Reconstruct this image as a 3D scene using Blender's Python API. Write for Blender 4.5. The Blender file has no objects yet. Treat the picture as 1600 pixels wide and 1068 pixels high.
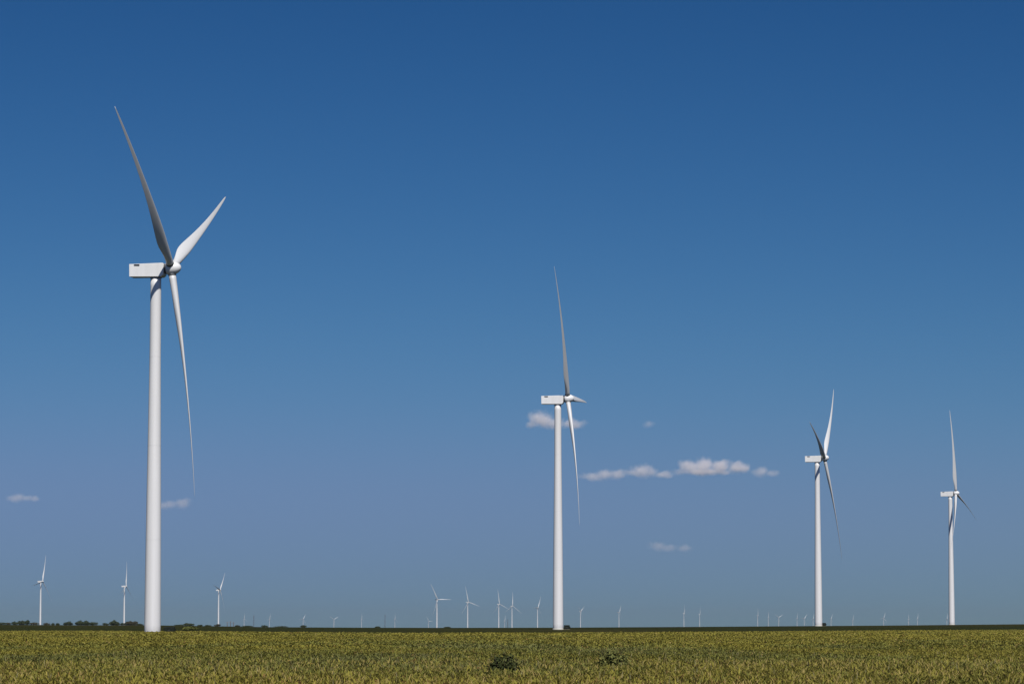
import bpy, bmesh, math, random
import numpy as np
from mathutils import Vector, Matrix

SC = bpy.context.scene
COL = SC.collection
R = math.radians
random.seed(11)
rng = np.random.default_rng(11)

# ------------------------------------------------------------------ camera model (photo pixels, 1600 x 1068)
F = 5000.0                    # focal length in photo pixels
PITCH = math.atan(443.0 / F)  # the level line lies at photo row 977
EYE = 1.75
EXPO = 0.45                    # the photo is exposed a little brighter than the lamp strengths give


def ray(u, v):
    a = (u - 800) / F
    b = (534 - v) / F
    return (a, math.cos(PITCH) - b * math.sin(PITCH), math.sin(PITCH) + b * math.cos(PITCH))


def at(u, v, dist):
    r = ray(u, v)
    return Vector((r[0] / r[1] * dist, dist, EYE + r[2] / r[1] * dist))


# ------------------------------------------------------------------ small helpers
def tag(o, label=None, cat=None, group=None, kind=None):
    if label: o['label'] = label
    if cat: o['category'] = cat
    if group: o['group'] = group
    if kind: o['kind'] = kind
    return o


def link(o, parent=None):
    COL.objects.link(o)
    if parent is not None:
        o.parent = parent
    return o


def empty(name, loc):
    o = bpy.data.objects.new(name, None)
    o.location = loc
    o.empty_display_size = 1
    return link(o)


def mesh_obj(name, verts, faces, mat, parent=None, smooth=False):
    me = bpy.data.meshes.new(name)
    me.from_pydata([tuple(v) for v in verts], [], faces)
    if mat: me.materials.append(mat)
    if smooth:
        me.polygons.foreach_set('use_smooth', [True] * len(me.polygons))
    me.update()
    return link(bpy.data.objects.new(name, me), parent)


def bm_obj(name, bm, mat, parent=None, smooth=False):
    me = bpy.data.meshes.new(name)
    bmesh.ops.recalc_face_normals(bm, faces=bm.faces[:])
    bm.to_mesh(me)
    bm.free()
    if mat: me.materials.append(mat)
    if smooth:
        me.polygons.foreach_set('use_smooth', [True] * len(me.polygons))
    return link(bpy.data.objects.new(name, me), parent)


def quads_obj(name, quads, cols, mat, parent=None):
    """quads: (n,4,3) array; cols: (n,3) face colours -> ONE mesh, fast."""
    n = len(quads)
    me = bpy.data.meshes.new(name)
    me.vertices.add(n * 4)
    me.vertices.foreach_set('co', np.ascontiguousarray(quads, dtype=np.float32).ravel())
    me.loops.add(n * 4)
    me.loops.foreach_set('vertex_index', np.arange(n * 4, dtype=np.int32))
    me.polygons.add(n)
    me.polygons.foreach_set('loop_start', np.arange(0, n * 4, 4, dtype=np.int32))
    me.polygons.foreach_set('loop_total', np.full(n, 4, dtype=np.int32))
    me.update(calc_edges=True)
    a = me.attributes.new('leaf_colour', 'FLOAT_COLOR', 'FACE')
    c = np.ones((n, 4), np.float32)
    c[:, :3] = cols
    a.data.foreach_set('color', c.ravel())
    me.materials.append(mat)
    return link(bpy.data.objects.new(name, me), parent)


# ------------------------------------------------------------------ materials
def new_mat(name):
    m = bpy.data.materials.new(name)
    m.use_nodes = True
    nt = m.node_tree
    b = nt.nodes['Principled BSDF']
    return m, nt, b


def N(nt, t, **kw):
    n = nt.nodes.new(t)
    for k, v in kw.items():
        setattr(n, k, v)
    return n


def ramp(nt, stops):
    r = N(nt, 'ShaderNodeValToRGB')
    e = r.color_ramp.elements
    while len(e) < len(stops): e.new(0.5)
    for i, (p, c) in enumerate(stops):
        e[i].position = p
        e[i].color = (*c, 1)
    return r


def paint_mat(name, c0, c1, rough=0.45, streak=True, scale=0.35):
    m, nt, b = new_mat(name)
    tc = N(nt, 'ShaderNodeTexCoord')
    mp = N(nt, 'ShaderNodeMapping')
    mp.inputs['Scale'].default_value = (1.6, 1.6, 0.05) if streak else (1, 1, 1)
    n1 = N(nt, 'ShaderNodeTexNoise')
    n1.inputs['Scale'].default_value = scale
    n1.inputs['Detail'].default_value = 6
    n1.inputs['Roughness'].default_value = 0.6
    r = ramp(nt, [(0.32, c1), (0.62, c0)])
    nt.links.new(tc.outputs['Object'], mp.inputs['Vector'])
    nt.links.new(mp.outputs['Vector'], n1.inputs['Vector'])
    nt.links.new(n1.outputs['Fac'], r.inputs['Fac'])
    nt.links.new(r.outputs['Color'], b.inputs['Base Color'])
    b.inputs['Roughness'].default_value = rough
    b.inputs['Specular IOR Level'].default_value = 0.5 if rough < 0.6 else 0.12
    return m


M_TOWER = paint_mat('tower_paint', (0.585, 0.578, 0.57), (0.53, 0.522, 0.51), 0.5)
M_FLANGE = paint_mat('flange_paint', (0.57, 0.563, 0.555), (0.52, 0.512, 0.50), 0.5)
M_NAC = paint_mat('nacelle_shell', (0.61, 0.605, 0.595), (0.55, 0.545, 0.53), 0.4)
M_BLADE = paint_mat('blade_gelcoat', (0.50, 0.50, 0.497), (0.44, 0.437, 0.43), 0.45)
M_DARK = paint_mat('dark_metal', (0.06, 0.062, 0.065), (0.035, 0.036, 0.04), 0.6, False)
M_CONC = paint_mat('pale_concrete', (0.46, 0.45, 0.39), (0.36, 0.345, 0.30), 0.9, False, 1.5)
M_GRAVEL = paint_mat('gravel', (0.13, 0.12, 0.085), (0.07, 0.068, 0.045), 0.95, False, 3)
M_CAB = paint_mat('cabinet_paint', (0.010, 0.013, 0.009), (0.006, 0.008, 0.006), 0.9, False, 2)
M_CABD = paint_mat('cabinet_door_paint', (0.012, 0.016, 0.011), (0.008, 0.010, 0.008), 0.9, False, 2)
M_WOOD = paint_mat('weathered_wood', (0.13, 0.085, 0.06), (0.08, 0.05, 0.035), 0.9, True, 2)
M_STEEL = paint_mat('grey_steel', (0.10, 0.10, 0.11), (0.06, 0.06, 0.07), 0.6, False, 1)
M_BARK = paint_mat('bark', (0.09, 0.07, 0.05), (0.05, 0.04, 0.03), 0.95, True, 3)


def leaf_mat(name, rough=0.6, trans=0.0):
    m, nt, b = new_mat(name)
    a = N(nt, 'ShaderNodeAttribute', attribute_name='leaf_colour')
    tc = N(nt, 'ShaderNodeTexCoord')
    n1 = N(nt, 'ShaderNodeTexNoise')
    n1.inputs['Scale'].default_value = 9.0
    n1.inputs['Detail'].default_value = 2
    r = ramp(nt, [(0.3, (0.78, 0.78, 0.78)), (0.7, (1.18, 1.18, 1.18))])
    mx = N(nt, 'ShaderNodeMixRGB', blend_type='MULTIPLY')
    mx.inputs['Fac'].default_value = 1
    nt.links.new(tc.outputs['Object'], n1.inputs['Vector'])
    nt.links.new(n1.outputs['Fac'], r.inputs['Fac'])
    nt.links.new(a.outputs['Color'], mx.inputs['Color1'])
    nt.links.new(r.outputs['Color'], mx.inputs['Color2'])
    nt.links.new(mx.outputs['Color'], b.inputs['Base Color'])
    b.inputs['Roughness'].default_value = rough
    b.inputs['Specular IOR Level'].default_value = 0.08
    if trans:
        tb = N(nt, 'ShaderNodeBsdfTranslucent')
        ms = N(nt, 'ShaderNodeMixShader')
        ms.inputs['Fac'].default_value = trans
        nt.links.new(mx.outputs['Color'], tb.inputs['Color'])
        nt.links.new(b.outputs[0], ms.inputs[1])
        nt.links.new(tb.outputs[0], ms.inputs[2])
        nt.links.new(ms.outputs[0], nt.nodes['Material Output'].inputs['Surface'])
    return m


M_CROP = leaf_mat('crop_leaf', 0.75, 0.35)
M_LEAF = leaf_mat('tree_leaf', 0.8, 0.15)


def ground_mat():
    m, nt, b = new_mat('far_field_soil')
    tc = N(nt, 'ShaderNodeTexCoord')
    mp = N(nt, 'ShaderNodeMapping')
    mp.inputs['Scale'].default_value = (1, 0.25, 1)
    n1 = N(nt, 'ShaderNodeTexNoise')
    n1.inputs['Scale'].default_value = 0.006
    n1.inputs['Detail'].default_value = 8
    n1.inputs['Roughness'].default_value = 0.62
    r1 = ramp(nt, [(0.34, (0.017, 0.022, 0.009)), (0.5, (0.022, 0.024, 0.009)), (0.66, (0.034, 0.030, 0.011))])
    n2 = N(nt, 'ShaderNodeTexNoise')
    n2.inputs['Scale'].default_value = 0.5
    n2.inputs['Detail'].default_value = 5
    r2 = ramp(nt, [(0.3, (0.6, 0.6, 0.6)), (0.7, (1.3, 1.3, 1.3))])
    mx = N(nt, 'ShaderNodeMixRGB', blend_type='MULTIPLY')
    mx.inputs['Fac'].default_value = 1
    L = nt.links.new
    L(tc.outputs['Object'], mp.inputs['Vector'])
    L(mp.outputs['Vector'], n1.inputs['Vector'])
    L(tc.outputs['Object'], n2.inputs['Vector'])
    L(n1.outputs['Fac'], r1.inputs['Fac'])
    L(n2.outputs['Fac'], r2.inputs['Fac'])
    L(r1.outputs['Color'], mx.inputs['Color1'])
    L(r2.outputs['Color'], mx.inputs['Color2'])
    L(mx.outputs['Color'], b.inputs['Base Color'])
    b.inputs['Roughness'].default_value = 1.0
    b.inputs['Specular IOR Level'].default_value = 0.0
    return m


# ------------------------------------------------------------------ terrain
HU = np.array([-600, -200, 0, 130, 250, 340, 420, 560, 700, 870, 1040, 1200, 1400, 1600, 1900, 2300], float)
HV = np.array([2.2, 2.0, 1.7, 1.0, 0.8, -0.6, -2.0, -2.7, -3.0, -2.7, -1.8, -0.7, 0.7, 2.6, 3.2, 3.2])


def terrain(x, y):
    x = np.asarray(x, float)
    y = np.asarray(y, float)
    yy = np.maximum(y, 50)
    u = np.clip(800 + F * x / (yy * math.cos(PITCH)), -600, 2300)
    h = np.interp(u, HU, HV)
    t = np.clip((yy - 700) / 1000, 0, 1)
    t = t * t * (3 - 2 * t)
    far = EYE + h / F * yy - np.maximum(yy - 4000, 0) * 1.2e-4
    return far * t


def tz(x, y):
    return float(terrain(x, y))


ys = np.concatenate([np.linspace(-200, 650, 18), np.linspace(700, 1700, 26), np.linspace(1850, 4000, 20),
                     np.linspace(4200, 9000, 17), np.linspace(9800, 30000, 26)])
xs = np.concatenate([-np.geomspace(8800, 1300, 14), np.linspace(-1240, 1240, 125), np.geomspace(1300, 8800, 14)])
gx, gy = np.meshgrid(xs, ys)
# columns fan out with distance so that the relief stays finely sampled everywhere
fan = 0.12 + 0.88 * np.clip(gy / 6500, 0, 3.4)
gxx = np.where(np.abs(gx) < 1241, gx * fan, np.sign(gx) * (1240 * fan + (np.abs(gx) - 1240) / (8800 - 1240) * (8800 - 1240 * fan)))
gz = terrain(gxx, gy)
nv, nu = gx.shape
gf = [(i * nu + j, i * nu + j + 1, (i + 1) * nu + j + 1, (i + 1) * nu + j) for i in range(nv - 1) for j in range(nu - 1)]
ground = mesh_obj('ground', np.stack([gxx, gy, gz], -1).reshape(-1, 3), gf, ground_mat(), smooth=True)
tag(ground, 'flat dark green farmland running out to the horizon', 'ground', kind='structure')


# ------------------------------------------------------------------ near field: yellow green crop, one uncountable mass
def vnoise(x, y, seed):
    """smooth value noise, 0..1"""
    r = np.random.default_rng(seed)
    tab = r.random((256, 256))
    xi = np.floor(x).astype(int)
    yi = np.floor(y).astype(int)
    fx = x - xi
    fy = y - yi
    fx = fx * fx * (3 - 2 * fx)
    fy = fy * fy * (3 - 2 * fy)
    a = tab[xi & 255, yi & 255]
    b = tab[(xi + 1) & 255, yi & 255]
    c = tab[xi & 255, (yi + 1) & 255]
    d = tab[(xi + 1) & 255, (yi + 1) & 255]
    return (a * (1 - fx) + b * fx) * (1 - fy) + (c * (1 - fx) + d * fx) * fy


BU = [-600, 0, 130, 300, 450, 640, 870, 1000, 1100, 1250, 1400, 1600, 2300]
BY = [830, 810, 800, 760, 660, 590, 610, 650, 700, 770, 850, 900, 900]
CROP_H = 0.46
PAL = np.array([[0.138, 0.132, 0.023],   # straw olive
                [0.122, 0.118, 0.022],   # olive
                [0.100, 0.106, 0.023],   # mid green
                [0.088, 0.097, 0.029],   # grey green
                [0.175, 0.148, 0.048],   # dry tan
                [0.128, 0.088, 0.028]])  # dry brown
PAL = PAL * np.array([1.74, 1.58, 1.66])


def crop_zone(y0, y1, density, leaves, rad, hgt, L0, L1, wfac, seed, el0=25, el1=80):
    r = np.random.default_rng(seed)
    slope = 0.16 * 1.3 / math.cos(PITCH)
    side = 13.0                                   # the stand runs on past the frame on both sides
    cum = lambda q: slope * q * q + 2 * side * q
    n = int((cum(y1) - cum(y0)) * density)
    c_ = cum(y0) + r.random(n) * (cum(y1) - cum(y0))
    y = (-side + np.sqrt(side * side + slope * c_)) / slope
    x = (r.random(n) * 2 - 1) * (slope * y + side)
    u = 800 + F * x / (y * math.cos(PITCH))
    edge = np.interp(u, BU, BY) * (0.985 + 0.03 * vnoise(x / 9, y / 40, 5))
    k = y < edge
    x, y = x[k], y[k]
    n = len(x)
    z = terrain(x, y)
    big = vnoise(x / 5.0, y / 34.0, 1)
    mid = vnoise(x / 1.3, y / 3.5, 2)
    small = vnoise(x / 0.45, y / 0.6, 3)
    # thin stand where the noise is low: the gaps show dark stems and soil
    keep = r.random(n) < np.clip(0.45 + 1.2 * small, 0, 1)
    x, y, z, big, mid, small = (q[keep] for q in (x, y, z, big, mid, small))
    n = len(x)
    ph = hgt * (0.62 + 0.34 * small + 0.22 * mid + 0.16 * (r.random(n) - 0.5))
    # colour families per plant
    tone = 0.42 * big + 0.30 * vnoise(x / 16, y / 60, 9) + 0.26 * mid + 0.20 * (r.random(n) - 0.5) + 0.05
    far = np.clip((y - 110) / 230, 0, 1)
    tone = tone - 0.20 * far + 0.16 * np.exp(-((y - 190) / 60) ** 2) * vnoise(x / 30, y / 80, 8) * 2 - 0.05
    cidx = np.digitize(tone, [0.30, 0.50, 0.68])
    dry = r.random(n)
    near = np.clip((120 - y) / 60, 0, 1)
    cidx = np.where(dry < 0.03 + 0.12 * near * (mid < 0.35), 4, cidx)
    cidx = np.where(dry > 0.985 - 0.12 * near * (big < 0.35), 5, cidx)
    m = n * leaves
    rep = lambda q: np.repeat(q, leaves)
    X, Y, Z, PH = rep(x), rep(y), rep(z), rep(ph)
    a = r.random(m) * 2 * math.pi
    rr = rad * np.sqrt(r.random(m))
    hb = PH * (0.15 + 0.75 * r.random(m) ** 0.8)
    bx = X + rr * np.cos(a) * 0.6
    by = Y + rr * np.sin(a) * 0.6
    bz = Z + hb
    el = np.radians(el0 + (el1 - el0) * r.random(m))
    L = (L0 + (L1 - L0) * r.random(m))
    a2 = a + (r.random(m) - 0.5) * 1.6
    dx, dy, dz = np.cos(a2) * np.cos(el), np.sin(a2) * np.cos(el), np.sin(el)
    roll = (r.random(m) - 0.5) * 1.1
    sx, sy = -np.sin(a2), np.cos(a2)
    ux, uy, uz = -np.cos(a2) * np.sin(el), -np.sin(a2) * np.sin(el), np.cos(el)
    wx = sx * np.cos(roll) + ux * np.sin(roll)
    wy = sy * np.cos(roll) + uy * np.sin(roll)
    wz = uz * np.sin(roll)
    W = L * wfac * (0.6 + 0.8 * r.random(m)) * 0.5
    tip = np.stack([bx + dx * L, by + dy * L, bz + dz * L - 0.22 * L], -1)
    base = np.stack([bx, by, bz], -1)
    mp = np.stack([bx + dx * L * 0.5, by + dy * L * 0.5, bz + dz * L * 0.5], -1)
    wv = np.stack([wx * W, wy * W, wz * W], -1)
    q = np.stack([base, mp - wv, tip, mp + wv], 1)
    patch = 0.84 + 0.20 * vnoise(x / 7 + 40, y / 30, 12) + 0.14 * vnoise(x / 2.2, y / 9, 13)   # thin and lush patches of the stand
    c = PAL[rep(cidx)] * rep(patch)[:, None] * (0.86 + 0.28 * r.random(m))[:, None]
    c = c * (0.96 + 0.08 * r.random((m, 3)))
    return q, c


zones = [crop_zone(38, 105, 30, 26, 0.16, CROP_H, 0.08, 0.22, 0.17, 101, 15, 75),
         crop_zone(105, 190, 13, 20, 0.22, CROP_H, 0.10, 0.24, 0.20, 102, 10, 70),
         crop_zone(190, 400, 5.0, 15, 0.38, CROP_H, 0.14, 0.34, 0.27, 103, 5, 60),
         crop_zone(400, 930, 1.0, 12, 0.8, CROP_H * 0.95, 0.25, 0.55, 0.40, 104, 5, 50)]
# seed heads and pale stalks standing over the crop
def stalks(n, y0, y1, seed):
    r = np.random.default_rng(seed)
    y = np.sqrt(r.random(n) * (y1 * y1 - y0 * y0) + y0 * y0)
    x = (r.random(n) * 2 - 1) * 0.2 * y
    z = terrain(x, y)
    h = CROP_H * (1.0 + 0.5 * r.random(n))
    lx, ly = (r.random(n) - 0.5) * 0.22, (r.random(n) - 0.5) * 0.22
    w = 0.006 + 0.008 * r.random(n)
    b = np.stack([x, y, z + 0.2], -1)
    t = np.stack([x + lx, y + ly, z + h], -1)
    mm = np.stack([x + lx * 0.75, y + ly * 0.75, z + 0.2 + (h - 0.2) * 0.78], -1)
    o = np.stack([w, 0 * w, 0 * w], -1)
    q = np.stack([b, mm - o, t, mm + o], 1)
    c = np.array([[0.24, 0.21, 0.10]]) * (0.6 + 0.6 * r.random(n))[:, None]
    return q, c
zones.append(stalks(700, 60, 150, 105))


def arching(n, y0, y1, seed):
    """long grass blades that lean over the crop: three faces each"""
    r = np.random.default_rng(seed)
    y = np.sqrt(r.random(n) * (y1 * y1 - y0 * y0) + y0 * y0)
    x = (r.random(n) * 2 - 1) * 0.2 * y
    k = r.random(n) < vnoise(x / 1.1, y / 2.2, 31) ** 1.5 * 1.5
    x, y = x[k], y[k]
    n = len(x)
    z = terrain(x, y)
    a = r.random(n) * 2 * math.pi
    L = 0.16 + 0.22 * r.random(n)
    h0 = CROP_H * (0.55 + 0.35 * r.random(n))
    w = 0.010 + 0.010 * r.random(n)
    out, cols = [], []
    tone = r.random(n)
    c = np.where(tone[:, None] < 0.45, PAL[4] * 0.9, np.where(tone[:, None] < 0.8, PAL[0], PAL[2])) * (0.8 + 0.4 * r.random(n))[:, None]
    ts = [0, 0.4, 0.75, 1.0]
    lean = 0.5 + 0.5 * r.random(n)
    P = []
    for t in ts:
        rr = L * lean * t
        hh = h0 + L * (1.1 * t - 0.75 * t * t * lean)
        P.append(np.stack([x + rr * np.cos(a), y + rr * np.sin(a), z + hh], -1))
    side = np.stack([-np.sin(a), np.cos(a), 0 * a], -1)
    for i in range(3):
        w0, w1 = (w * (1 - ts[i] ** 2 * 0.85))[:, None], (w * (1 - ts[i + 1] ** 2 * 0.85))[:, None]
        out.append(np.stack([P[i] - side * w0, P[i] + side * w0, P[i + 1] + side * w1, P[i + 1] - side * w1], 1))
        cols.append(c)
    return np.concatenate(out), np.concatenate(cols)
zones.append(arching(70000, 44, 120, 106))
crop = quads_obj('crop', np.concatenate([z[0] for z in zones]), np.concatenate([z[1] for z in zones]), M_CROP)
tag(crop, 'yellow green leafy crop covering the whole foreground field', 'crop', kind='stuff')

# ------------------------------------------------------------------ wind turbines
ROT = 51.2      # blade tip radius
OVERHANG = 3.45  # hub centre ahead of the tower axis
HUB_H = 80.0
TOWER_H = 78.0


def lathe(prof, seg=40, axis='z', caps=True):
    v, f = [], []
    for (r, h) in prof:
        for k in range(seg):
            a = 2 * math.pi * k / seg
            c, s = r * math.cos(a), r * math.sin(a)
            v.append((c, s, h) if axis == 'z' else (h, c, s))
    for i in range(len(prof) - 1):
        for k in range(seg):
            k2 = (k + 1) % seg
            f.append((i * seg + k, i * seg + k2, (i + 1) * seg + k2, (i + 1) * seg + k))
    if caps:
        f.append(tuple(range(seg - 1, -1, -1)))
        f.append(tuple((len(prof) - 1) * seg + k for k in range(seg)))
    return v, f


def tower_radius(t):
    return float(np.interp(t, [0, 0.2, 0.4, 0.6, 0.78, 1], [1.80, 1.70, 1.56, 1.38, 1.23, 1.17]))


def tower_mesh():
    prof = []
    for i in range(0, 41):
        t = i / 40
        h = -4 + (TOWER_H + 4) * t if i == 0 else TOWER_H * t
        r = tower_radius(t)
        prof.append((r, h))
    return lathe(prof, 48)


STN = [  # r/R, chord, thickness ratio, twist
    (0.022, 1.85, 1.00, 17), (0.05, 1.85, 1.00, 17), (0.08, 1.98, 0.90, 17), (0.11, 2.30, 0.72, 17), (0.14, 2.70, 0.56, 16.5),
    (0.17, 3.05, 0.45, 16), (0.20, 3.22, 0.39, 15), (0.24, 3.20, 0.35, 13.5), (0.29, 2.98, 0.32, 11.5), (0.35, 2.66, 0.29, 9.5),
    (0.42, 2.30, 0.27, 7.5), (0.50, 1.96, 0.25, 5.8), (0.58, 1.66, 0.23, 4.3), (0.66, 1.40, 0.215, 3.1), (0.74, 1.17, 0.20, 2.1),
    (0.82, 0.95, 0.19, 1.3), (0.88, 0.79, 0.18, 0.8), (0.93, 0.63, 0.175, 0.4), (0.965, 0.48, 0.17, 0.2), (0.985, 0.33, 0.17, 0),
    (1.0, 0.10, 0.17, 0)]
PITCH_B = 18.0


def blade_mesh(stn=STN, half=11, wide=0.86):
    """local axes: Z span, X upwind, Y direction of rotation"""
    v, f = [], []
    xs_ = [0.5 * (1 - math.cos(math.pi * i / half)) for i in range(half + 1)]
    m = 2 * half
    for (s, ch, th, tw) in stn:
        r = s * ROT
        ch *= wide
        off = 0.098 * r - 0.056 * r * r / ROT
        b = R(tw + PITCH_B)
        cdir = (math.sin(b), math.cos(b))      # (X, Y) of trailing -> leading
        ndir = (math.cos(b), -math.sin(b))     # pressure side normal
        wcirc = min(1, max(0, (th - 0.42) / 0.58))
        ring = []
        for k in range(m):
            if k <= half:
                x, sg = xs_[k], 1
            else:
                x, sg = xs_[m - k], -1
            naca = 5 * th * (0.2969 * math.sqrt(x) - 0.126 * x - 0.3516 * x * x + 0.2843 * x ** 3 - 0.1036 * x ** 4)
            circ = th * math.sqrt(max(0, 0.25 - (x - 0.5) ** 2))
            yt = naca * (1 - wcirc) + circ * wcirc
            camb = 0.10 * x * (1 - x) * (1 - wcirc)
            y = sg * yt - camb
            ax = (0.30 * (1 - wcirc) + 0.5 * wcirc)
            cx = (ax - x) * ch
            cy = y * ch
            ring.append((cdir[0] * cx + ndir[0] * cy + off, cdir[1] * cx + ndir[1] * cy, r))
        v += ring
    n = len(stn)
    for i in range(n - 1):
        for k in range(m):
            k2 = (k + 1) % m
            f.append((i * m + k, (i + 1) * m + k, (i + 1) * m + k2, i * m + k2))
    f.append(tuple(range(m)))
    f.append(tuple((n - 1) * m + k for k in range(m - 1, -1, -1)))
    return v, f


def nacelle_bm():
    """origin = hub centre, X forward"""
    bm = bmesh.new()
    # side outline (x, z)
    prof = [(-9.05, -1.86), (-2.0, -1.94), (-1.45, -1.5), (-1.35, 0.55), (-1.6, 1.10), (-9.1, 0.90)]
    wid = 1.72
    lo = [bm.verts.new((x, -wid * (1 if x < -2 else 0.86), z)) for x, z in prof]
    hi = [bm.verts.new((x, wid * (1 if x < -2 else 0.86), z)) for x, z in prof]
    n = len(prof)
    bm.faces.new(lo)
    bm.faces.new(hi[::-1])
    for i in range(n):
        j = (i + 1) % n
        bm.faces.new((lo[i], hi[i], hi[j], lo[j]))
    bmesh.ops.recalc_face_normals(bm, faces=bm.faces[:])
    bmesh.ops.bevel(bm, geom=bm.edges[:], offset=0.07, segments=2, affect='EDGES', profile=0.6)
    return bm


def box_bm(bm, x0, x1, y0, y1, z0, z1):
    vs = [bm.verts.new(p) for p in ((x0, y0, z0), (x1, y0, z0), (x1, y1, z0), (x0, y1, z0), (x0, y0, z1), (x1, y0, z1), (x1, y1, z1), (x0, y1, z1))]
    for q in ((0, 3, 2, 1), (4, 5, 6, 7), (0, 1, 5, 4), (1, 2, 6, 5), (2, 3, 7, 6), (3, 0, 4, 7)):
        bm.faces.new([vs[i] for i in q])


def vent_bm(s):
    bm = bmesh.new()
    box_bm(bm, -8.0, -6.75, min(s * 1.62, s * 1.735), max(s * 1.62, s * 1.735), 0.52, 0.84)
    for k in range(3):
        z = 0.555 + 0.09 * k
        box_bm(bm, -7.95, -6.8, min(s * 1.72, s * 1.775), max(s * 1.72, s * 1.775), z, z + 0.035)
    return bm


HUBP = [(0.02, 2.25), (0.35, 2.2), (0.72, 1.98), (1.08, 1.55), (1.33, 1.05), (1.48, 0.5), (1.52, 0.0), (1.50, -0.55), (1.36, -0.95), (1.05, -1.02)]


def frame(yaw, tilt):
    n = Vector((math.cos(yaw) * math.cos(tilt), math.sin(yaw) * math.cos(tilt), math.sin(tilt)))
    w = Vector((-math.sin(yaw), math.cos(yaw), 0))
    up = n.cross(w)
    if up.z < 0: up = -up
    return n, w, up


def rotor_mats(yaw, tilt, phi):
    n, w, up = frame(yaw, tilt)
    out = []
    for k in range(3):
        a = phi + k * 2 * math.pi / 3
        d = (up * math.cos(a) + w * math.sin(a)).normalized()
        t = d.cross(n).normalized()
        m = Matrix((n, t, d)).transposed().to_4x4()
        out.append(m)
    y2 = up.cross(n)
    hubm = Matrix((n, y2, up)).transposed().to_4x4()
    return hubm, out


GROUP = 'white three-bladed wind turbines'


def turbine_proto():
    t = empty('wind_turbine', (0, 0, 0))
    tv, tf = tower_mesh()
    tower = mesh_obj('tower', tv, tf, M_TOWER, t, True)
    fv, ff = lathe([(1.98, -4), (1.98, 0.30), (1.94, 0.38), (1.80, 0.39)], 40, caps=True)
    mesh_obj('foundation', fv, ff, M_CONC, t)
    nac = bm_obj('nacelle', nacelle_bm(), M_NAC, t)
    for s in (-1, 1):
        bm_obj('vent', vent_bm(s), M_DARK, nac)
    yv, yf = lathe([(1.28, -2.15), (1.28, -1.9)], 40)
    mesh_obj('yaw_ring', [(x - OVERHANG, y, z) for x, y, z in yv], yf, M_DARK, t)
    nv_, nf_ = lathe([(1.12, -1.6), (1.16, -0.9)], 32, 'x')
    mesh_obj('rotor_shaft_collar', nv_, nf_, M_DARK, t)
    hv, hf = lathe(HUBP[::-1], 36, 'x')
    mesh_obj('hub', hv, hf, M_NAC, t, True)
    gv, gf = [], []
    for h in (20.5, 41.0, 60.5):                      # flange joints between the tower sections
        rr = tower_radius(h / TOWER_H) + 0.012
        v_, f_ = lathe([(rr, h), (rr, h + 0.14)], 48)
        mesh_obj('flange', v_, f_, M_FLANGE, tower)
    bv, bf = blade_mesh()
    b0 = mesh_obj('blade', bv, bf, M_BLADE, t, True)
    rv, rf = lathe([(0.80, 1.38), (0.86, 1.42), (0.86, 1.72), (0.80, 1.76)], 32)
    mesh_obj('root_collar_shade', [(x + 0.15, y, z) for x, y, z in rv], rf, M_DARK, b0)  # dark root joint ring; its tone also stands in for shade under the hub
    for _ in range(2):
        c = b0.copy()
        COL.objects.link(c)
        c.parent = t
        for g in list(b0.children):
            d = g.copy()
            COL.objects.link(d)
            d.parent = c
    return t


def copy_thing(t):
    r = t.copy()
    COL.objects.link(r)
    for ch in list(t.children):
        c = ch.copy()
        COL.objects.link(c)
        c.parent = r
        for g in list(ch.children):
            d = g.copy()
            COL.objects.link(d)
            d.parent = c
    return r


def pose_turbine(t, hub, yaw, phi, tilt, label, group=GROUP, pitch=0.0):
    yaw, phi, tilt = R(yaw), R(phi), R(tilt)
    base = Vector((hub.x - OVERHANG * math.cos(yaw), hub.y - OVERHANG * math.sin(yaw), hub.z - HUB_H))
    t.location = base
    tag(t, label, 'wind turbine', group)
    hubm, bms = rotor_mats(yaw, tilt, phi)
    hl = hub - base
    bi = 0
    yawm = Matrix.Rotation(yaw, 4, 'Z')
    for c in t.children:
        k = c.name.split('.')[0]
        if k in ('nacelle', 'yaw_ring'):
            c.matrix_local = Matrix.Translation(hl) @ yawm
        elif k in ('hub', 'rotor_shaft_collar'):
            c.matrix_local = Matrix.Translation(hl) @ hubm
        elif k == 'blade':
            c.matrix_local = Matrix.Translation(hl) @ bms[bi] @ Matrix.Rotation(-R(pitch), 4, 'Z')
            bi += 1


def solve_dist(u, v, d0):
    d = d0
    for _ in range(30):
        p = at(u, v, d)
        # the base, at the ground, HUB_H below the hub
        d *= (HUB_H + tz(p.x, d)) / p.z
    return d


NEAR = [  # hub pixel, first guess of distance, yaw, phi, tilt, label
    ((267.5, 419), 705, -9.6, 304.7, 5.4, 'largest and nearest white turbine, its tower rising from the left of the field'),
    ((887, 622.5), 1114, -6.6, 327.6, 5.3, 'white turbine near the middle with its tower in front of a small cloud'),
    ((1288, 715), 1526, -14.5, 46.0, 4.8, 'third nearest white turbine right of the long cloud, two blades forming a narrow V'),
    ((1493.5, 770), 1950, -19.3, 347.9, 3.5, 'rightmost of the four big white turbines, one blade pointing straight up'),
]
proto = turbine_proto()
bases = []
for i, ((u, v), d0, yaw, phi, tilt, lab) in enumerate(NEAR):
    t = proto if i == 0 else copy_thing(proto)
    d = solve_dist(u, v, d0)
    pose_turbine(t, at(u, v, d), yaw, phi, tilt, lab, pitch=(0, -6, 0, 9)[i])
    bases.append(t.location.copy())

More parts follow.
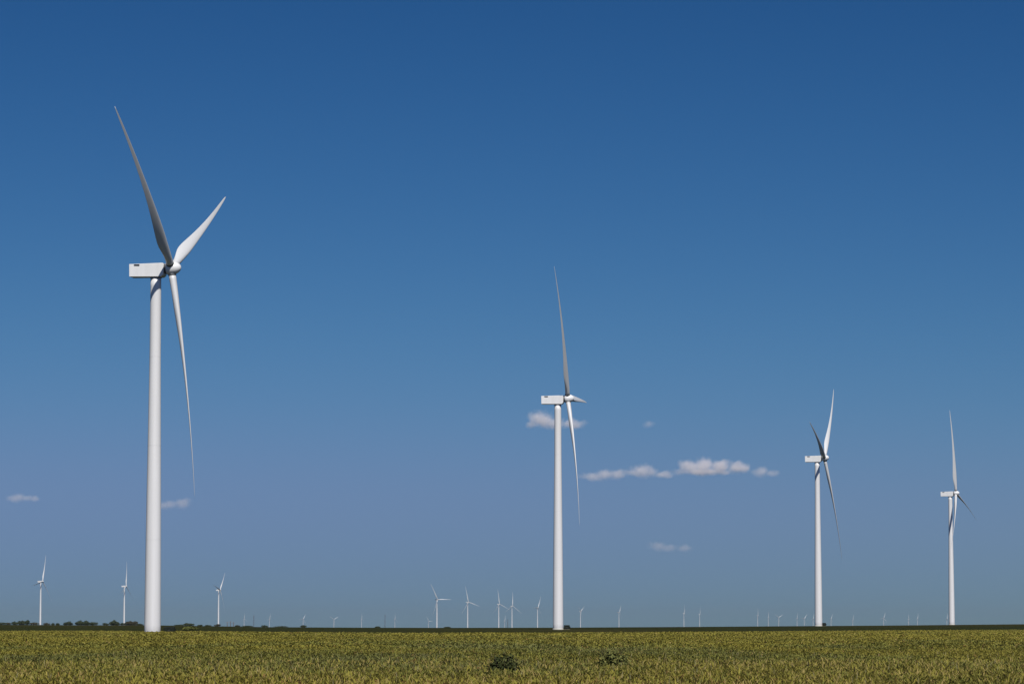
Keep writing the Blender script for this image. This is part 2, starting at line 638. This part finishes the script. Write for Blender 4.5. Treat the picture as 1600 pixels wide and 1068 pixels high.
FARG = 'distant white turbines on the horizon'
FAR = [  # hub u, v, yaw, phi, label
    (66.5, 907.5, -16, 20, 'leftmost turbine on the horizon, small and white, with a grey shadow under its nacelle'),
    (197, 915, -12, 10, 'small white turbine on the horizon just left of the nearest tower'),
    (344, 921, -14, 42, 'small white turbine on the horizon right of the nearest tower, one blade leaning right'),
    (684, 936, -46, 330, 'small white turbine at mid horizon with two blades spread in a wide open Y'),
    (732, 940, -42, 346, 'small white turbine right of the open Y turbine, one blade drooping to the right'),
    (780.5, 943, -40, 352, 'left one of the close pair of small turbines left of the middle tower'),
    (801, 946, -44, 3, 'right one of the close pair of small turbines left of the middle tower'),
    (841, 948.5, -30, 28, 'small white turbine standing closest to the left of the middle tower'),
    (908, 954, -24, 60, 'tiny turbine just right of the middle tower'),
    (968, 956, -26, 32, 'tiny turbine alone under the left end of the long cloud'),
    (1069.5, 957, -14, 14, 'left one of two tiny turbines below the large right cloud'),
    (1094, 958.5, -18, 10, 'right one of two tiny turbines below the large right cloud'),
]
for (u, v, yaw, phi, lab) in FAR:
    t = copy_thing(proto)
    d = 400000.0 / (977 - float(np.interp(u, HU, HV)) - v)
    d = min(d, 26000)
    pose_turbine(t, at(u, v, d), yaw, phi, 5, lab, FARG)

# specks: one mesh each, their parts are below a pixel
SPECK = [
    (1184.5, 960.5, -24, 2, 'faint turbine speck, leftmost of a row of three left of the third big tower'),
    (1201, 963, -20, 10, 'faint turbine speck, middle one in a row of three left of the third big tower'),
    (1217, 964, -55, 60, 'faint turbine speck, rightmost of a row of three left of the third big tower'),
    (1246, 965, -24, 12, 'faint speck of a turbine, farthest left in the trio touching the third big tower'),
    (1257, 966, -50, 40, 'faint speck of a turbine, centre of the trio touching the third big tower'),
    (1271, 966, -30, 20, 'faint speck of a turbine almost touching the left edge of the third big tower'),
    (1299, 966, -30, 35, 'faint speck of a turbine just right of the third big tower'),
    (1333, 967.5, -28, 15, 'faint speck of a turbine, second right of the third big tower'),
    (1381, 965, -62, 22, 'faint speck of a turbine halfway between the two right big towers, blades crossed'),
    (1420, 966.5, -25, 5, 'faint speck of a turbine, left of a pair before the rightmost big tower'),
    (1434, 965.5, -25, 18, 'faint speck of a turbine, right of a pair before the rightmost big tower'),
    (1480, 966, -25, 25, 'faint speck of a turbine touching the left edge of the rightmost big tower'),
    (382, 966, -30, 4, 'faint speck of a turbine just right of the wooden poles'),
    (421.5, 966.5, -30, 15, 'faint speck of a turbine between the dark mast and the lone horizon tree'),
    (474, 966.5, -50, 30, 'faint speck of a turbine above the lone low tree'),
    (522, 967, -60, 60, 'faint speck of a turbine left of a paler tall speck'),
    (565.5, 966, -26, 2, 'faint speck of a turbine left of the second dark mast'),
    (617.5, 966, -26, 6, 'faint speck of a turbine right of the second dark mast'),
    (670, 970, -40, 330, 'faint speck of a turbine close left of the open Y turbine'),
    (789, 969, -30, 12, 'faint speck of a turbine between the towers of the close pair'),
]
tv, tf = lathe([(2.5, -6), (1.7, 77.9)], 10)
bv, bf = blade_mesh(STN[::3] + [STN[-1]], 4, 1.3)
hv, hf = lathe(HUBP[::-2], 10, 'x')
nvv = [(-10, -1.7, -2), (-1.3, -1.7, -2), (-1.3, 1.7, -2), (-10, 1.7, -2), (-10, -1.7, 1), (-1.3, -1.7, 1), (-1.3, 1.7, 1), (-10, 1.7, 1)]
nff = [(0, 3, 2, 1), (4, 5, 6, 7), (0, 1, 5, 4), (1, 2, 6, 5), (2, 3, 7, 6), (3, 0, 4, 7)]
for (u, v, yaw, phi, lab) in SPECK:
    d = 400000.0 / (977 - float(np.interp(u, HU, HV)) - v)
    d = min(d, 27000)
    hub = at(u, v, d)
    yw = R(yaw)
    base = Vector((hub.x - OVERHANG * math.cos(yw), hub.y - OVERHANG * math.sin(yw), hub.z - HUB_H))
    hl = hub - base
    hubm, bms = rotor_mats(yw, R(5), R(phi))
    V, Fc = [], []

    def add(vs, fs, m):
        o = len(V)
        V.extend(m @ Vector(p) for p in vs)
        Fc.extend(tuple(o + i for i in q) for q in fs)
    add(tv, tf, Matrix.Identity(4))
    add(nvv, nff, Matrix.Translation(hl) @ Matrix.Rotation(yw, 4, 'Z'))
    add(hv, hf, Matrix.Translation(hl) @ hubm)
    for m in bms:
        add(bv, bf, Matrix.Translation(hl) @ m)
    o = mesh_obj('wind_turbine', V, Fc, M_BLADE)
    o.location = base
    tag(o, lab, 'wind turbine', FARG)


# ------------------------------------------------------------------ transformer cabinets at the foot of the towers
def cabinet(loc, label, sx=1.0):
    t = empty('transformer_cabinet', loc)
    tag(t, label, 'cabinet', 'transformer cabinets beside the towers')
    bm = bmesh.new()
    w, dp, h = 1.05 * sx, 0.85, 1.42
    pr = [(-dp, 0.12), (dp, 0.12), (dp, h), (0.1, h + 0.12), (-dp, h - 0.22)]   # (y, z): sloped roof
    lo = [bm.verts.new((-w, y, z)) for y, z in pr]
    hi = [bm.verts.new((w, y, z)) for y, z in pr]
    bm.faces.new(lo)
    bm.faces.new(hi[::-1])
    for i in range(len(pr)):
        j = (i + 1) % len(pr)
        bm.faces.new((lo[i], hi[i], hi[j], lo[j]))
    bmesh.ops.recalc_face_normals(bm, faces=bm.faces[:])
    bmesh.ops.bevel(bm, geom=bm.edges[:], offset=0.05, segments=2, affect='EDGES')
    bm_obj('housing', bm, M_CAB, t)
    bm = bmesh.new()
    box_bm(bm, -w - 0.08, w + 0.08, -dp - 0.08, dp + 0.08, -1.5, 0.12)
    bm_obj('concrete_pad', bm, M_GRAVEL, t)
    for s in (-1, 1):
        bm = bmesh.new()
        x0, x1 = (0.03, w - 0.1) if s > 0 else (-w + 0.1, -0.03)
        box_bm(bm, x0, x1, -dp - 0.035, -dp + 0.01, 0.2, h - 0.36)
        d = bm_obj('door', bm, M_CABD, t)
        bm = bmesh.new()
        box_bm(bm, s * 0.1 - 0.03, s * 0.1 + 0.03, -dp - 0.08, -dp - 0.033, 0.6, 0.78)
        bm_obj('handle', bm, M_STEEL, d)
    # cooling fins on the right hand end
    bm = bmesh.new()
    for k in range(7):
        y = -0.6 + 0.2 * k
        box_bm(bm, w - 0.01, w + 0.24, y - 0.025, y + 0.025, 0.35, h - 0.35)
    bm_obj('cooling_fins', bm, M_CAB, t)
    return t


for b, off, lab, sx in ((bases[0], 3.7, 'dark green transformer cabinet beside the foot of the nearest, largest tower', 1.1),
                        (bases[1], 3.0, 'dark green transformer cabinet beside the foot of the middle tower', 0.95),
                        (bases[2], 2.6, 'dark green transformer cabinet beside the foot of the third big tower', 0.75)):
    x, y = b.x + off, b.y - 0.6
    cabinet(Vector((x, y, tz(x, y) + 0.05)), lab, sx)


# ------------------------------------------------------------------ foliage things
def leaf_cloud(lobes, n, size, cols, seed, shell=0.45, fuzz=0.24):
    """leaf faces spread through ellipsoid lobes (cx,cy,cz,rx,ry,rz)"""
    r = np.random.default_rng(seed)
    vol = np.array([l[3] * l[4] * l[5] for l in lobes]) ** 0.67
    which = r.choice(len(lobes), n, p=vol / vol.sum())
    L = np.array(lobes)[which]
    d = r.normal(size=(n, 3))
    d /= np.linalg.norm(d, axis=1)[:, None]
    rad = shell + (1 - shell) * r.random(n) ** 0.6
    rad *= 0.88 + fuzz * r.random(n) ** (1 if fuzz < 0.3 else 2.5)
    c = L[:, :3] + d * rad[:, None] * L[:, 3:]
    c[:, 2] = np.maximum(c[:, 2], 0.02)
    nrm = d * 0.8 + r.normal(size=(n, 3)) * 0.6 + np.array([0, 0, 0.35])
    nrm /= np.linalg.norm(nrm, axis=1)[:, None]
    a = np.cross(nrm, r.normal(size=(n, 3)))
    a /= np.linalg.norm(a, axis=1)[:, None]
    b = np.cross(nrm, a)
    s = size * (0.55 + 0.9 * r.random(n))
    a *= s[:, None]
    b *= (s * 0.6)[:, None]
    q = np.stack([c - a, c - b, c + a, c + b], 1)
    col = np.array(cols)[r.integers(0, len(cols), n)] * (0.75 + 0.5 * r.random(n))[:, None]
    return q, col


DARKG = [(0.030, 0.045, 0.022), (0.042, 0.055, 0.024), (0.055, 0.062, 0.030)]
BROWNG = [(0.060, 0.055, 0.030), (0.045, 0.050, 0.026), (0.075, 0.062, 0.038)]


def tree(u, top_v, width_px, label, dist=3000, seed=0, cols=DARKG, lobes_n=4, low=0.04, name='tree', group='trees along the left horizon'):
    x = (u - 800) / F * dist * math.cos(PITCH)
    z = tz(x, dist)
    ztop = at(u, top_v, dist).z
    h = max(1.2, ztop - z)
    w = 1.15 * width_px * dist / F
    r = random.Random(seed)
    t = empty(name, (x, dist, z - 0.1))
    tag(t, label, 'shrub' if name == 'shrub' else 'tree', group)
    lobes = []
    for k in range(lobes_n):
        f = (k + 0.5) / lobes_n - 0.5
        lr = w * r.uniform(0.28, 0.40)
        hh = h * r.uniform(0.70, 0.98)
        if k == lobes_n // 2: hh = h * 1.04
        rz = max(0.35, (hh - low * h) * 0.5)
        lobes.append((f * w * 0.75 + r.uniform(-.1, .1) * w, r.uniform(-.3, .3) * w, hh - rz, lr, lr, rz))
    q, c = leaf_cloud(lobes, int(220 + 150 * lobes_n), max(0.28, min(w, h * 1.5) * 0.085), cols, seed + 77)
    quads_obj('crown', q, c, M_LEAF, t)
    # trunk with limbs reaching into the crown lobes
    V, Fc = [], []

    def limb(p0, p1, r0, r1, seg=7):
        p0, p1 = Vector(p0), Vector(p1)
        dz = (p1 - p0).normalized()
        ax = dz.orthogonal().normalized()
        ay = dz.cross(ax)
        o = len(V)
        for (p, rr) in ((p0, r0), (p1, r1)):
            for k in range(seg):
                a = 2 * math.pi * k / seg
                V.append(p + ax * (rr * math.cos(a)) + ay * (rr * math.sin(a)))
        for k in range(seg):
            k2 = (k + 1) % seg
            Fc.append((o + k, o + k2, o + seg + k2, o + seg + k))
    tr = 0.035 * h + 0.04
    fork = Vector((r.uniform(-.03, .03) * w, 0, h * 0.32))
    limb((0, 0, -0.4), fork, tr, tr * 0.72)
    for l in lobes:
        limb(fork, (l[0], l[1], l[2] + 0.2 * l[5]), tr * 0.55, tr * 0.18)
    mesh_obj('trunk', V, Fc, M_BARK, t)
    return t


TREES = [  # u, top row, width px, lobes, colour, label
    (3, 971.2, 13, 4, DARKG, 'low dark tree clump at the very left edge of the horizon'),
    (12.5, 971.6, 9, 3, BROWNG, 'low brownish clump second from the left edge of the horizon'),
    (23, 970.0, 8, 3, DARKG, 'small round dark tree left of the taller block-shaped tree'),
    (34, 968.8, 11, 4, DARKG, 'broad block-shaped dark tree left of the leftmost horizon turbine'),
    (43, 967.4, 7, 3, DARKG, 'tallest peaked dark tree left of the leftmost horizon turbine'),
    (52, 971.2, 11, 4, BROWNG, 'low brownish bush sloping down to the leftmost horizon turbine'),
    (73, 971.8, 8, 3, BROWNG, 'low bush just right of the leftmost horizon turbine'),
    (83, 972.4, 5, 3, DARKG, 'tiny dark bush, left of a pair between turbine and round tree'),
    (90, 972.6, 5, 3, DARKG, 'tiny dark bush, right of a pair between turbine and round tree'),
    (106, 969.8, 11, 4, DARKG, 'lone rounded dark tree standing clear with sky on both sides'),
    (124, 968.6, 9, 4, DARKG, 'left half of the two tall dark trees mid left of the nearest tower'),
    (133, 968.9, 9, 4, DARKG, 'right half of the two tall dark trees mid left of the nearest tower'),
    (144, 970.6, 12, 4, DARKG, 'dark tree tapering down to the right of the twin tall trees'),
    (165, 972.2, 8, 3, DARKG, 'low dark bush leading up to the pointed tree'),
    (178, 968.0, 10, 4, DARKG, 'pointed dark tree left of the second horizon turbine'),
    (184.5, 970.6, 6, 3, DARKG, 'shorter dark tree leaning on the pointed one'),
    (193, 972.2, 7, 3, DARKG, 'low dark bush at the foot of the second horizon turbine'),
    (202, 969.4, 9, 4, BROWNG, 'arched dark tree right of the second horizon turbine'),
    (210, 969.8, 8, 4, BROWNG, 'last tall dark tree before the nearest tower'),
    (218, 973.4, 8, 3, DARKG, 'low dark bush between the last tall tree and the nearest tower'),
    (281, 974.6, 13, 4, DARKG, 'low dark tree right of the transformer cabinet by the nearest tower'),
    (291, 972.4, 8, 3, DARKG, 'bumpy dark tree, left of the twin tops right of the nearest tower'),
    (299, 972.8, 9, 3, DARKG, 'bumpy dark tree, right of the twin tops right of the nearest tower'),
    (313, 975.4, 6, 3, DARKG, 'small dark bush midway between twin tops and third horizon turbine'),
    (325, 975.6, 9, 3, DARKG, 'low dark bush left of the third horizon turbine'),
    (340, 973.8, 8, 3, BROWNG, 'dark bush hiding the foot of the third horizon turbine'),
    (371, 975.8, 8, 3, BROWNG, 'dark bush just right of the wooden poles'),
    (388, 977.0, 14, 4, DARKG, 'long low bush at the foot of the first dark mast'),
    (413, 975.8, 8, 3, DARKG, 'small dark tree right of the first dark mast'),
    (440, 977.2, 16, 4, DARKG, 'long low dark bush left of the lone low tree'),
    (474, 975.6, 9, 3, DARKG, 'lone low dark tree at the right end of the horizon trees'),
    (590, 977.6, 6, 3, DARKG, 'tiny dark bush just left of the second dark mast'),
    (699, 978.4, 9, 3, DARKG, 'tiny dark bush between the open Y turbine and the next one'),
]
for i, (u, v, w, nl, cols, lab) in enumerate(TREES):
    tree(u, v, w, lab, 2700 + (i * 137) % 500, 300 + i, cols, nl)

# brighter green shrub right of the nearest turbine, nearer than the trees
tree(296, 977.0, 19, 'olive green shrub in front of the twin-topped trees right of the nearest tower', 1000, 901,
     [(0.085, 0.090, 0.022), (0.070, 0.080, 0.022), (0.10, 0.10, 0.03)], 4, 0.1, 'shrub', 'shrubs in the field')


def field_bush(u, v_base, width_px, height_px, label, cols, seed, n):
    dist = (EYE - CROP_H) * F / (v_base - 977)
    x = (u - 800) / F * dist * math.cos(PITCH)
    t = empty('weed_bush', (x, dist, tz(x, dist)))
    tag(t, label, 'bush', 'weed bushes in the crop')
    w = width_px * dist / F
    top = CROP_H + height_px * dist / F
    r = random.Random(seed)
    lobes = []
    for k in range(6):
        f = (k + 0.5) / 6 - 0.5
        hh = top * (1 - 1.2 * f * f) * r.uniform(0.78, 0.98)
        lobes.append((f * w * 0.75, r.uniform(-.2, .2) * w, hh * 0.6, w * r.uniform(0.15, 0.21), w * 0.22, hh * 0.36))
    q, c = leaf_cloud(lobes, n, 0.042, cols, seed, 0.15, 0.75)
    quads_obj('foliage', q, c, M_LEAF, t)
    V, Fc = [], []
    for k in range(12):
        a = 2 * math.pi * k / 12 + r.uniform(-.2, .2)
        b = Vector((0.04 * math.cos(a), 0.04 * math.sin(a), 0))
        e = Vector((0.38 * w * math.cos(a), 0.3 * w * math.sin(a), top * r.uniform(0.6, 0.95)))
        o = len(V)
        for p, rr in ((b, 0.012), (e, 0.004)):
            for q_ in range(5):
                a2 = 2 * math.pi * q_ / 5
                V.append(p + Vector((rr * math.cos(a2), rr * math.sin(a2), 0)))
        for q_ in range(5):
            Fc.append((o + q_, o + (q_ + 1) % 5, o + 5 + (q_ + 1) % 5, o + 5 + q_))
    mesh_obj('stem', V, Fc, M_BARK, t)


field_bush(788, 1046, 52, 29, 'dark green bush in the crop below the middle, darkest spot in the field',
           [(0.028, 0.036, 0.013), (0.040, 0.049, 0.016), (0.075, 0.080, 0.026)], 41, 6500)
field_bush(958, 1039, 50, 33, 'paler grey green bush in the crop right of the dark bush',
           [(0.100, 0.108, 0.032), (0.120, 0.126, 0.038), (0.155, 0.150, 0.045)], 42, 4500)


# ------------------------------------------------------------------ poles and masts
def pole(u, top_v, label, dist, arm):
    x = (u - 800) / F * dist * math.cos(PITCH)
    z = tz(x, dist)
    h = at(u, top_v, dist).z - z
    t = empty('utility_pole', (x, dist, z))
    tag(t, label, 'utility pole', 'wooden poles right of the third horizon turbine')
    v, f = lathe([(0.34, -1), (0.22, h)], 10)
    mesh_obj('pole', v, f, M_WOOD, t)
    bm = bmesh.new()
    box_bm(bm, -arm, arm, -0.36, -0.22, h - 1.1, h - 0.85)
    c = bm_obj('crossarm', bm, M_WOOD, t)
    for k in (-0.85, 0, 0.85):
        iv, if_ = lathe([(0.07, 0), (0.13, 0.12), (0.06, 0.2), (0.12, 0.3), (0.03, 0.4)], 8)
        mesh_obj('insulator', [(a + k * arm, b - 0.29, c_ + h - 0.85) for a, b, c_ in iv], if_, M_NAC, c)


pole(355, 970.5, 'brown wooden pole, leftmost of three right of the third horizon turbine', 3400, 1.6)
pole(360, 969.5, 'brown wooden pole, middle one of three right of the third horizon turbine', 3450, 1.6)
pole(365, 971.0, 'brown wooden pole, rightmost of three right of the third horizon turbine', 3500, 1.6)


def mast(u, top_v, label, dist):
    x = (u - 800) / F * dist * math.cos(PITCH)
    z = tz(x, dist)
    h = at(u, top_v, dist).z - z
    t = empty('lattice_mast', (x, dist, z))
    tag(t, label, 'mast', 'thin dark masts on the horizon')
    V, Fc = [], []

    def bar(p, q, w):
        p, q = Vector(p), Vector(q)
        dz = (q - p).normalized()
        ax = dz.orthogonal().normalized() * w
        ay = dz.cross(ax).normalized() * w
        o = len(V)
        for c in (p, q):
            V.extend([c + ax, c + ay, c - ax, c - ay])
        for k in range(4):
            Fc.append((o + k, o + (k + 1) % 4, o + 4 + (k + 1) % 4, o + 4 + k))
    W0, W1 = 1.3, 0.75
    legs = [(math.cos(R(90 + 120 * k)), math.sin(R(90 + 120 * k))) for k in range(3)]
    S = 14
    for k in range(3):
        a, b = legs[k], legs[(k + 1) % 3]
        bar((a[0] * W0, a[1] * W0, -3), (a[0] * W1, a[1] * W1, h), 0.16)
        for s in range(S):
            t0, t1 = s / S, (s + 1) / S
            w0, w1 = W0 + (W1 - W0) * t0, W0 + (W1 - W0) * t1
            p = (a[0] * w0, a[1] * w0, h * t0)
            q = (b[0] * w1, b[1] * w1, h * t1)
            bar(p, q, 0.09)
            bar(q, (a[0] * w1, a[1] * w1, h * t1), 0.08)
    mesh_obj('lattice', V, Fc, M_STEEL, t)
    v, f = lathe([(0.12, h - 0.2), (0.05, h + 3)], 6)
    mesh_obj('tip_rod', v, f, M_STEEL, t)


mast(396.5, 960.5, 'thin dark mast on the horizon right of the wooden poles', 7000)
mast(601.5, 959.5, 'thin dark mast on the horizon left of the open Y turbine', 7200)
mast(793.3, 967, 'short thin dark mast on the horizon between the close pair of turbines', 7600)


# ------------------------------------------------------------------ clouds: real volumes beyond the haze
CLOUD_BASE = 800.0


def cloud(label, lobes, dens, seed):
    """lobes: (u, v_centre, half width px, half height px)"""
    vb = max(v + h for u, v, w, h in lobes)
    dist = CLOUD_BASE * F / (977 - vb)
    s = dist / F
    u0 = (min(u - w for u, v, w, h in lobes) + max(u + w for u, v, w, h in lobes)) / 2
    v0 = (min(v - h for u, v, w, h in lobes) + vb) / 2
    c = at(u0, v0, dist)
    m = bpy.data.materials.new('cloud_vapour')
    m.use_nodes = True
    nt = m.node_tree
    nt.nodes.clear()
    out = N(nt, 'ShaderNodeOutputMaterial')
    pv = N(nt, 'ShaderNodeVolumePrincipled')
    L = nt.links.new
    L(pv.outputs['Volume'], out.inputs['Volume'])
    tc = N(nt, 'ShaderNodeTexCoord')
    mp = N(nt, 'ShaderNodeMapping')
    mp.inputs['Location'].default_value = (seed * 3.1, seed * 1.7, seed)
    L(tc.outputs['Object'], mp.inputs['Vector'])
    ns = N(nt, 'ShaderNodeTexNoise')
    ns.inputs['Scale'].default_value = 1 / (16 * s)
    ns.inputs['Detail'].default_value = 4
    ns.inputs['Roughness'].default_value = 0.58
    L(mp.outputs['Vector'], ns.inputs['Vector'])
    cur = None
    ext = []
    for (u, v, w, h) in lobes:
        p = at(u, v, dist) - c
        rx, rz = w * s, h * s
        ry = (rx * rz) ** 0.5
        ext.append((p, rx, ry, rz))
        sub = N(nt, 'ShaderNodeVectorMath', operation='SUBTRACT')
        sub.inputs[1].default_value = p
        L(tc.outputs['Object'], sub.inputs[0])
        mul = N(nt, 'ShaderNodeVectorMath', operation='MULTIPLY')
        mul.inputs[1].default_value = (1 / rx, 1 / ry, 1 / rz)
        L(sub.outputs[0], mul.inputs[0])
        ln = N(nt, 'ShaderNodeVectorMath', operation='LENGTH')
        L(mul.outputs[0], ln.inputs[0])
        one = N(nt, 'ShaderNodeMath', operation='SUBTRACT')
        one.inputs[0].default_value = 1.0
        L(ln.outputs['Value'], one.inputs[1])
        if cur is None:
            cur = one.outputs[0]
        else:
            mx = N(nt, 'ShaderNodeMath', operation='SMOOTH_MAX')
            mx.inputs[2].default_value = 0.25
            L(cur, mx.inputs[0])
            L(one.outputs[0], mx.inputs[1])
            cur = mx.outputs[0]
    nz = N(nt, 'ShaderNodeMath', operation='MULTIPLY_ADD')     # shape + 2.2*(noise-0.5)
    nz.inputs[1].default_value = 1.7
    nz.inputs[2].default_value = -0.88
    L(ns.outputs['Fac'], nz.inputs[0])
    ad = N(nt, 'ShaderNodeMath', operation='ADD')
    L(cur, ad.inputs[0])
    L(nz.outputs[0], ad.inputs[1])
    # nothing leaks past the lobes, and the base is flat
    mr = N(nt, 'ShaderNodeMapRange', interpolation_type='SMOOTHSTEP')
    mr.inputs['From Min'].default_value = 0.02
    mr.inputs['From Max'].default_value = 0.95
    mr.inputs['To Max'].default_value = 0.82 * dens / s
    L(ad.outputs[0], mr.inputs['Value'])
    edge = N(nt, 'ShaderNodeMapRange', interpolation_type='SMOOTHSTEP')
    edge.inputs['From Min'].default_value = -0.28
    edge.inputs['From Max'].default_value = 0.12
    L(cur, edge.inputs['Value'])
    fin = N(nt, 'ShaderNodeMath', operation='MULTIPLY')
    L(mr.outputs[0], fin.inputs[0])
    L(edge.outputs[0], fin.inputs[1])
    L(fin.outputs[0], pv.inputs['Density'])
    pv.inputs['Color'].default_value = (0.985, 0.93, 0.925, 1)
    pv.inputs['Anisotropy'].default_value = 0.0
    m.cycles.volume_step_rate = 0.35
    # hull: one closed rounded box round all lobes
    x0 = min(p.x - 1.3 * rx for p, rx, ry, rz in ext)
    x1 = max(p.x + 1.3 * rx for p, rx, ry, rz in ext)
    y1 = max(1.3 * ry for p, rx, ry, rz in ext)
    z0 = min(p.z - 1.3 * rz for p, rx, ry, rz in ext)
    z1 = max(p.z + 1.3 * rz for p, rx, ry, rz in ext)
    bm = bmesh.new()
    box_bm(bm, x0, x1, -y1, y1, z0, z1)
    bmesh.ops.bevel(bm, geom=bm.edges[:], offset=0.25 * min(x1 - x0, 2 * y1, z1 - z0), segments=3, affect='EDGES')
    o = bm_obj('cloud', bm, m)
    o.location = c
    tag(o, label, 'cloud', 'small cumulus clouds low over the horizon')


cloud('rounded white cloud puff behind the upper tower of the middle turbine',
      [(847, 655, 26, 18), (868, 661, 22, 11), (896, 662, 26, 10), (832, 663, 14, 8)], 0.085, 1)
cloud('tiny faint cloud wisp alone in the sky right of the middle turbine', [(1014, 662, 13, 8)], 0.035, 2)
cloud('flat thin cloud streak right of the low blade of the middle turbine',
      [(925, 744, 24, 9), (944, 741, 26, 11), (966, 741, 22, 10)], 0.055, 3)
cloud('small round cloud between the thin streak and the largest cloud', [(1004, 734, 23, 14), (992, 738, 18, 9), (1018, 737, 15, 9), (1038, 741, 26, 7)], 0.07, 4)
cloud('largest cloud, long and lumpy, left of the third big turbine',
      [(1078, 729, 22, 15), (1098, 727, 24, 17), (1126, 729, 24, 14), (1150, 730, 22, 12), (1163, 731, 14, 12), (1100, 736, 62, 8)], 0.09, 5)
cloud('small cloud tail at the right end of the largest cloud', [(1189, 736, 18, 11), (1205, 739, 16, 7)], 0.055, 6)
cloud('faint low cloud beneath the largest cloud, nearest to the horizon', [(1029, 852, 20, 11), (1046, 855, 20, 8), (1070, 856, 20, 7)], 0.029, 7)
cloud('small faint cloud at the left edge of the sky', [(26, 777, 21, 9), (41, 778, 17, 7), (55, 779, 11, 6)], 0.045, 8)
cloud('small faint cloud just right of the nearest tower', [(262, 788, 28, 9), (285, 786, 20, 11)], 0.032, 9)

# ------------------------------------------------------------------ haze
def make_haze():
    bm = bmesh.new()
    box_bm(bm, -9000, 9000, -300, 30500, -25, 150)
    m = bpy.data.materials.new('haze_air')
    m.use_nodes = True
    nt = m.node_tree
    nt.nodes.clear()
    out = N(nt, 'ShaderNodeOutputMaterial')
    pv = N(nt, 'ShaderNodeVolumePrincipled')
    pv.inputs['Density'].default_value = HAZE_D
    pv.inputs['Color'].default_value = HAZE_C
    nt.links.new(pv.outputs['Volume'], out.inputs['Volume'])
    o = bm_obj('haze', bm, m)
    o.display_type = 'WIRE'
    tag(o, 'thin blue haze over the far fields', 'haze', kind='stuff')


HAZE_D = 1.5e-5
HAZE_C = (0.30, 0.36, 0.44, 1)
make_haze()

# ------------------------------------------------------------------ light
SUN_EL, SUN_AZ = R(49.8), R(168)      # azimuth clockwise from the viewing direction
sd = Vector((math.sin(SUN_AZ) * math.cos(SUN_EL), math.cos(SUN_AZ) * math.cos(SUN_EL), math.sin(SUN_EL)))
sun = bpy.data.lights.new('sun', 'SUN')
sun.energy = 4.2
sun.angle = R(0.53)
sun.color = (1.0, 0.965, 0.91)
so = link(bpy.data.objects.new('sun', sun))
so.rotation_euler = sd.to_track_quat('Z', 'Y').to_euler()
so.location = (0, -50, 100)

w = bpy.data.worlds.new('World')
SC.world = w
w.use_nodes = True
nt = w.node_tree
bg = nt.nodes['Background']
sky = N(nt, 'ShaderNodeTexSky')
sky.sky_type = 'NISHITA'
sky.sun_disc = False
sky.sun_elevation = SUN_EL
sky.sun_rotation = SUN_AZ
sky.altitude = 0
sky.air_density = 1.2373
sky.dust_density = 1.9006
sky.ozone_density = 3.6473
tc = N(nt, 'ShaderNodeTexCoord')
sep = N(nt, 'ShaderNodeSeparateXYZ')
com = N(nt, 'ShaderNodeCombineXYZ')
mz = N(nt, 'ShaderNodeMath', operation='MULTIPLY_ADD')
SKY_K, SKY_B = 1.2537, 0.08704
mz.inputs[1].default_value = SKY_K
mz.inputs[2].default_value = SKY_B
nrm = N(nt, 'ShaderNodeVectorMath', operation='NORMALIZE')
Lk = nt.links.new
Lk(tc.outputs['Generated'], sep.inputs[0])
Lk(sep.outputs['X'], com.inputs['X'])
Lk(sep.outputs['Y'], com.inputs['Y'])
Lk(sep.outputs['Z'], mz.inputs[0])
Lk(mz.outputs[0], com.inputs['Z'])
Lk(com.outputs[0], nrm.inputs[0])
Lk(nrm.outputs[0], sky.inputs['Vector'])
# film response of the polarised sky: one tone curve per channel, rolled off before the glare round the sun
seps = N(nt, 'ShaderNodeSeparateColor')
coms = N(nt, 'ShaderNodeCombineColor')
Lk(sky.outputs['Color'], seps.inputs[0])
for ch, (g, cap, a) in enumerate(((3.4, 0.1441, 0.0027742), (2.4, 0.2400, 0.0072299), (2.3, 0.55, 0.0076875))):
    unit = 2 ** EXPO * 0.1
    pw = N(nt, 'ShaderNodeMath', operation='POWER')
    pw.inputs[1].default_value = g
    ml = N(nt, 'ShaderNodeMath', operation='MULTIPLY')
    ml.inputs[1].default_value = a / unit
    sm = N(nt, 'ShaderNodeMath', operation='SMOOTH_MIN')
    sm.inputs[1].default_value = cap / unit
    sm.inputs[2].default_value = 0.35 * cap / unit
    Lk(seps.outputs[ch], pw.inputs[0])
    Lk(pw.outputs[0], ml.inputs[0])
    Lk(ml.outputs[0], sm.inputs[0])
    Lk(sm.outputs[0], coms.inputs[ch])
Lk(coms.outputs[0], bg.inputs['Color'])
bg.inputs['Strength'].default_value = 0.1

# ------------------------------------------------------------------ camera and view
cam = bpy.data.cameras.new('camera')
co = link(bpy.data.objects.new('camera', cam))
co.location = (0, 0, EYE)
co.rotation_euler = (R(90) + PITCH, 0, 0)
cam.sensor_fit = 'HORIZONTAL'
cam.sensor_width = 36
cam.lens = F / 1600 * 36
cam.clip_start = 0.5
cam.clip_end = 120000
SC.camera = co
SC.view_settings.view_transform = 'Standard'
SC.view_settings.look = 'None'
SC.view_settings.gamma = 1
SC.view_settings.exposure = EXPO
SC.cycles.volume_max_steps = 512
SC.cycles.volume_bounces = 3
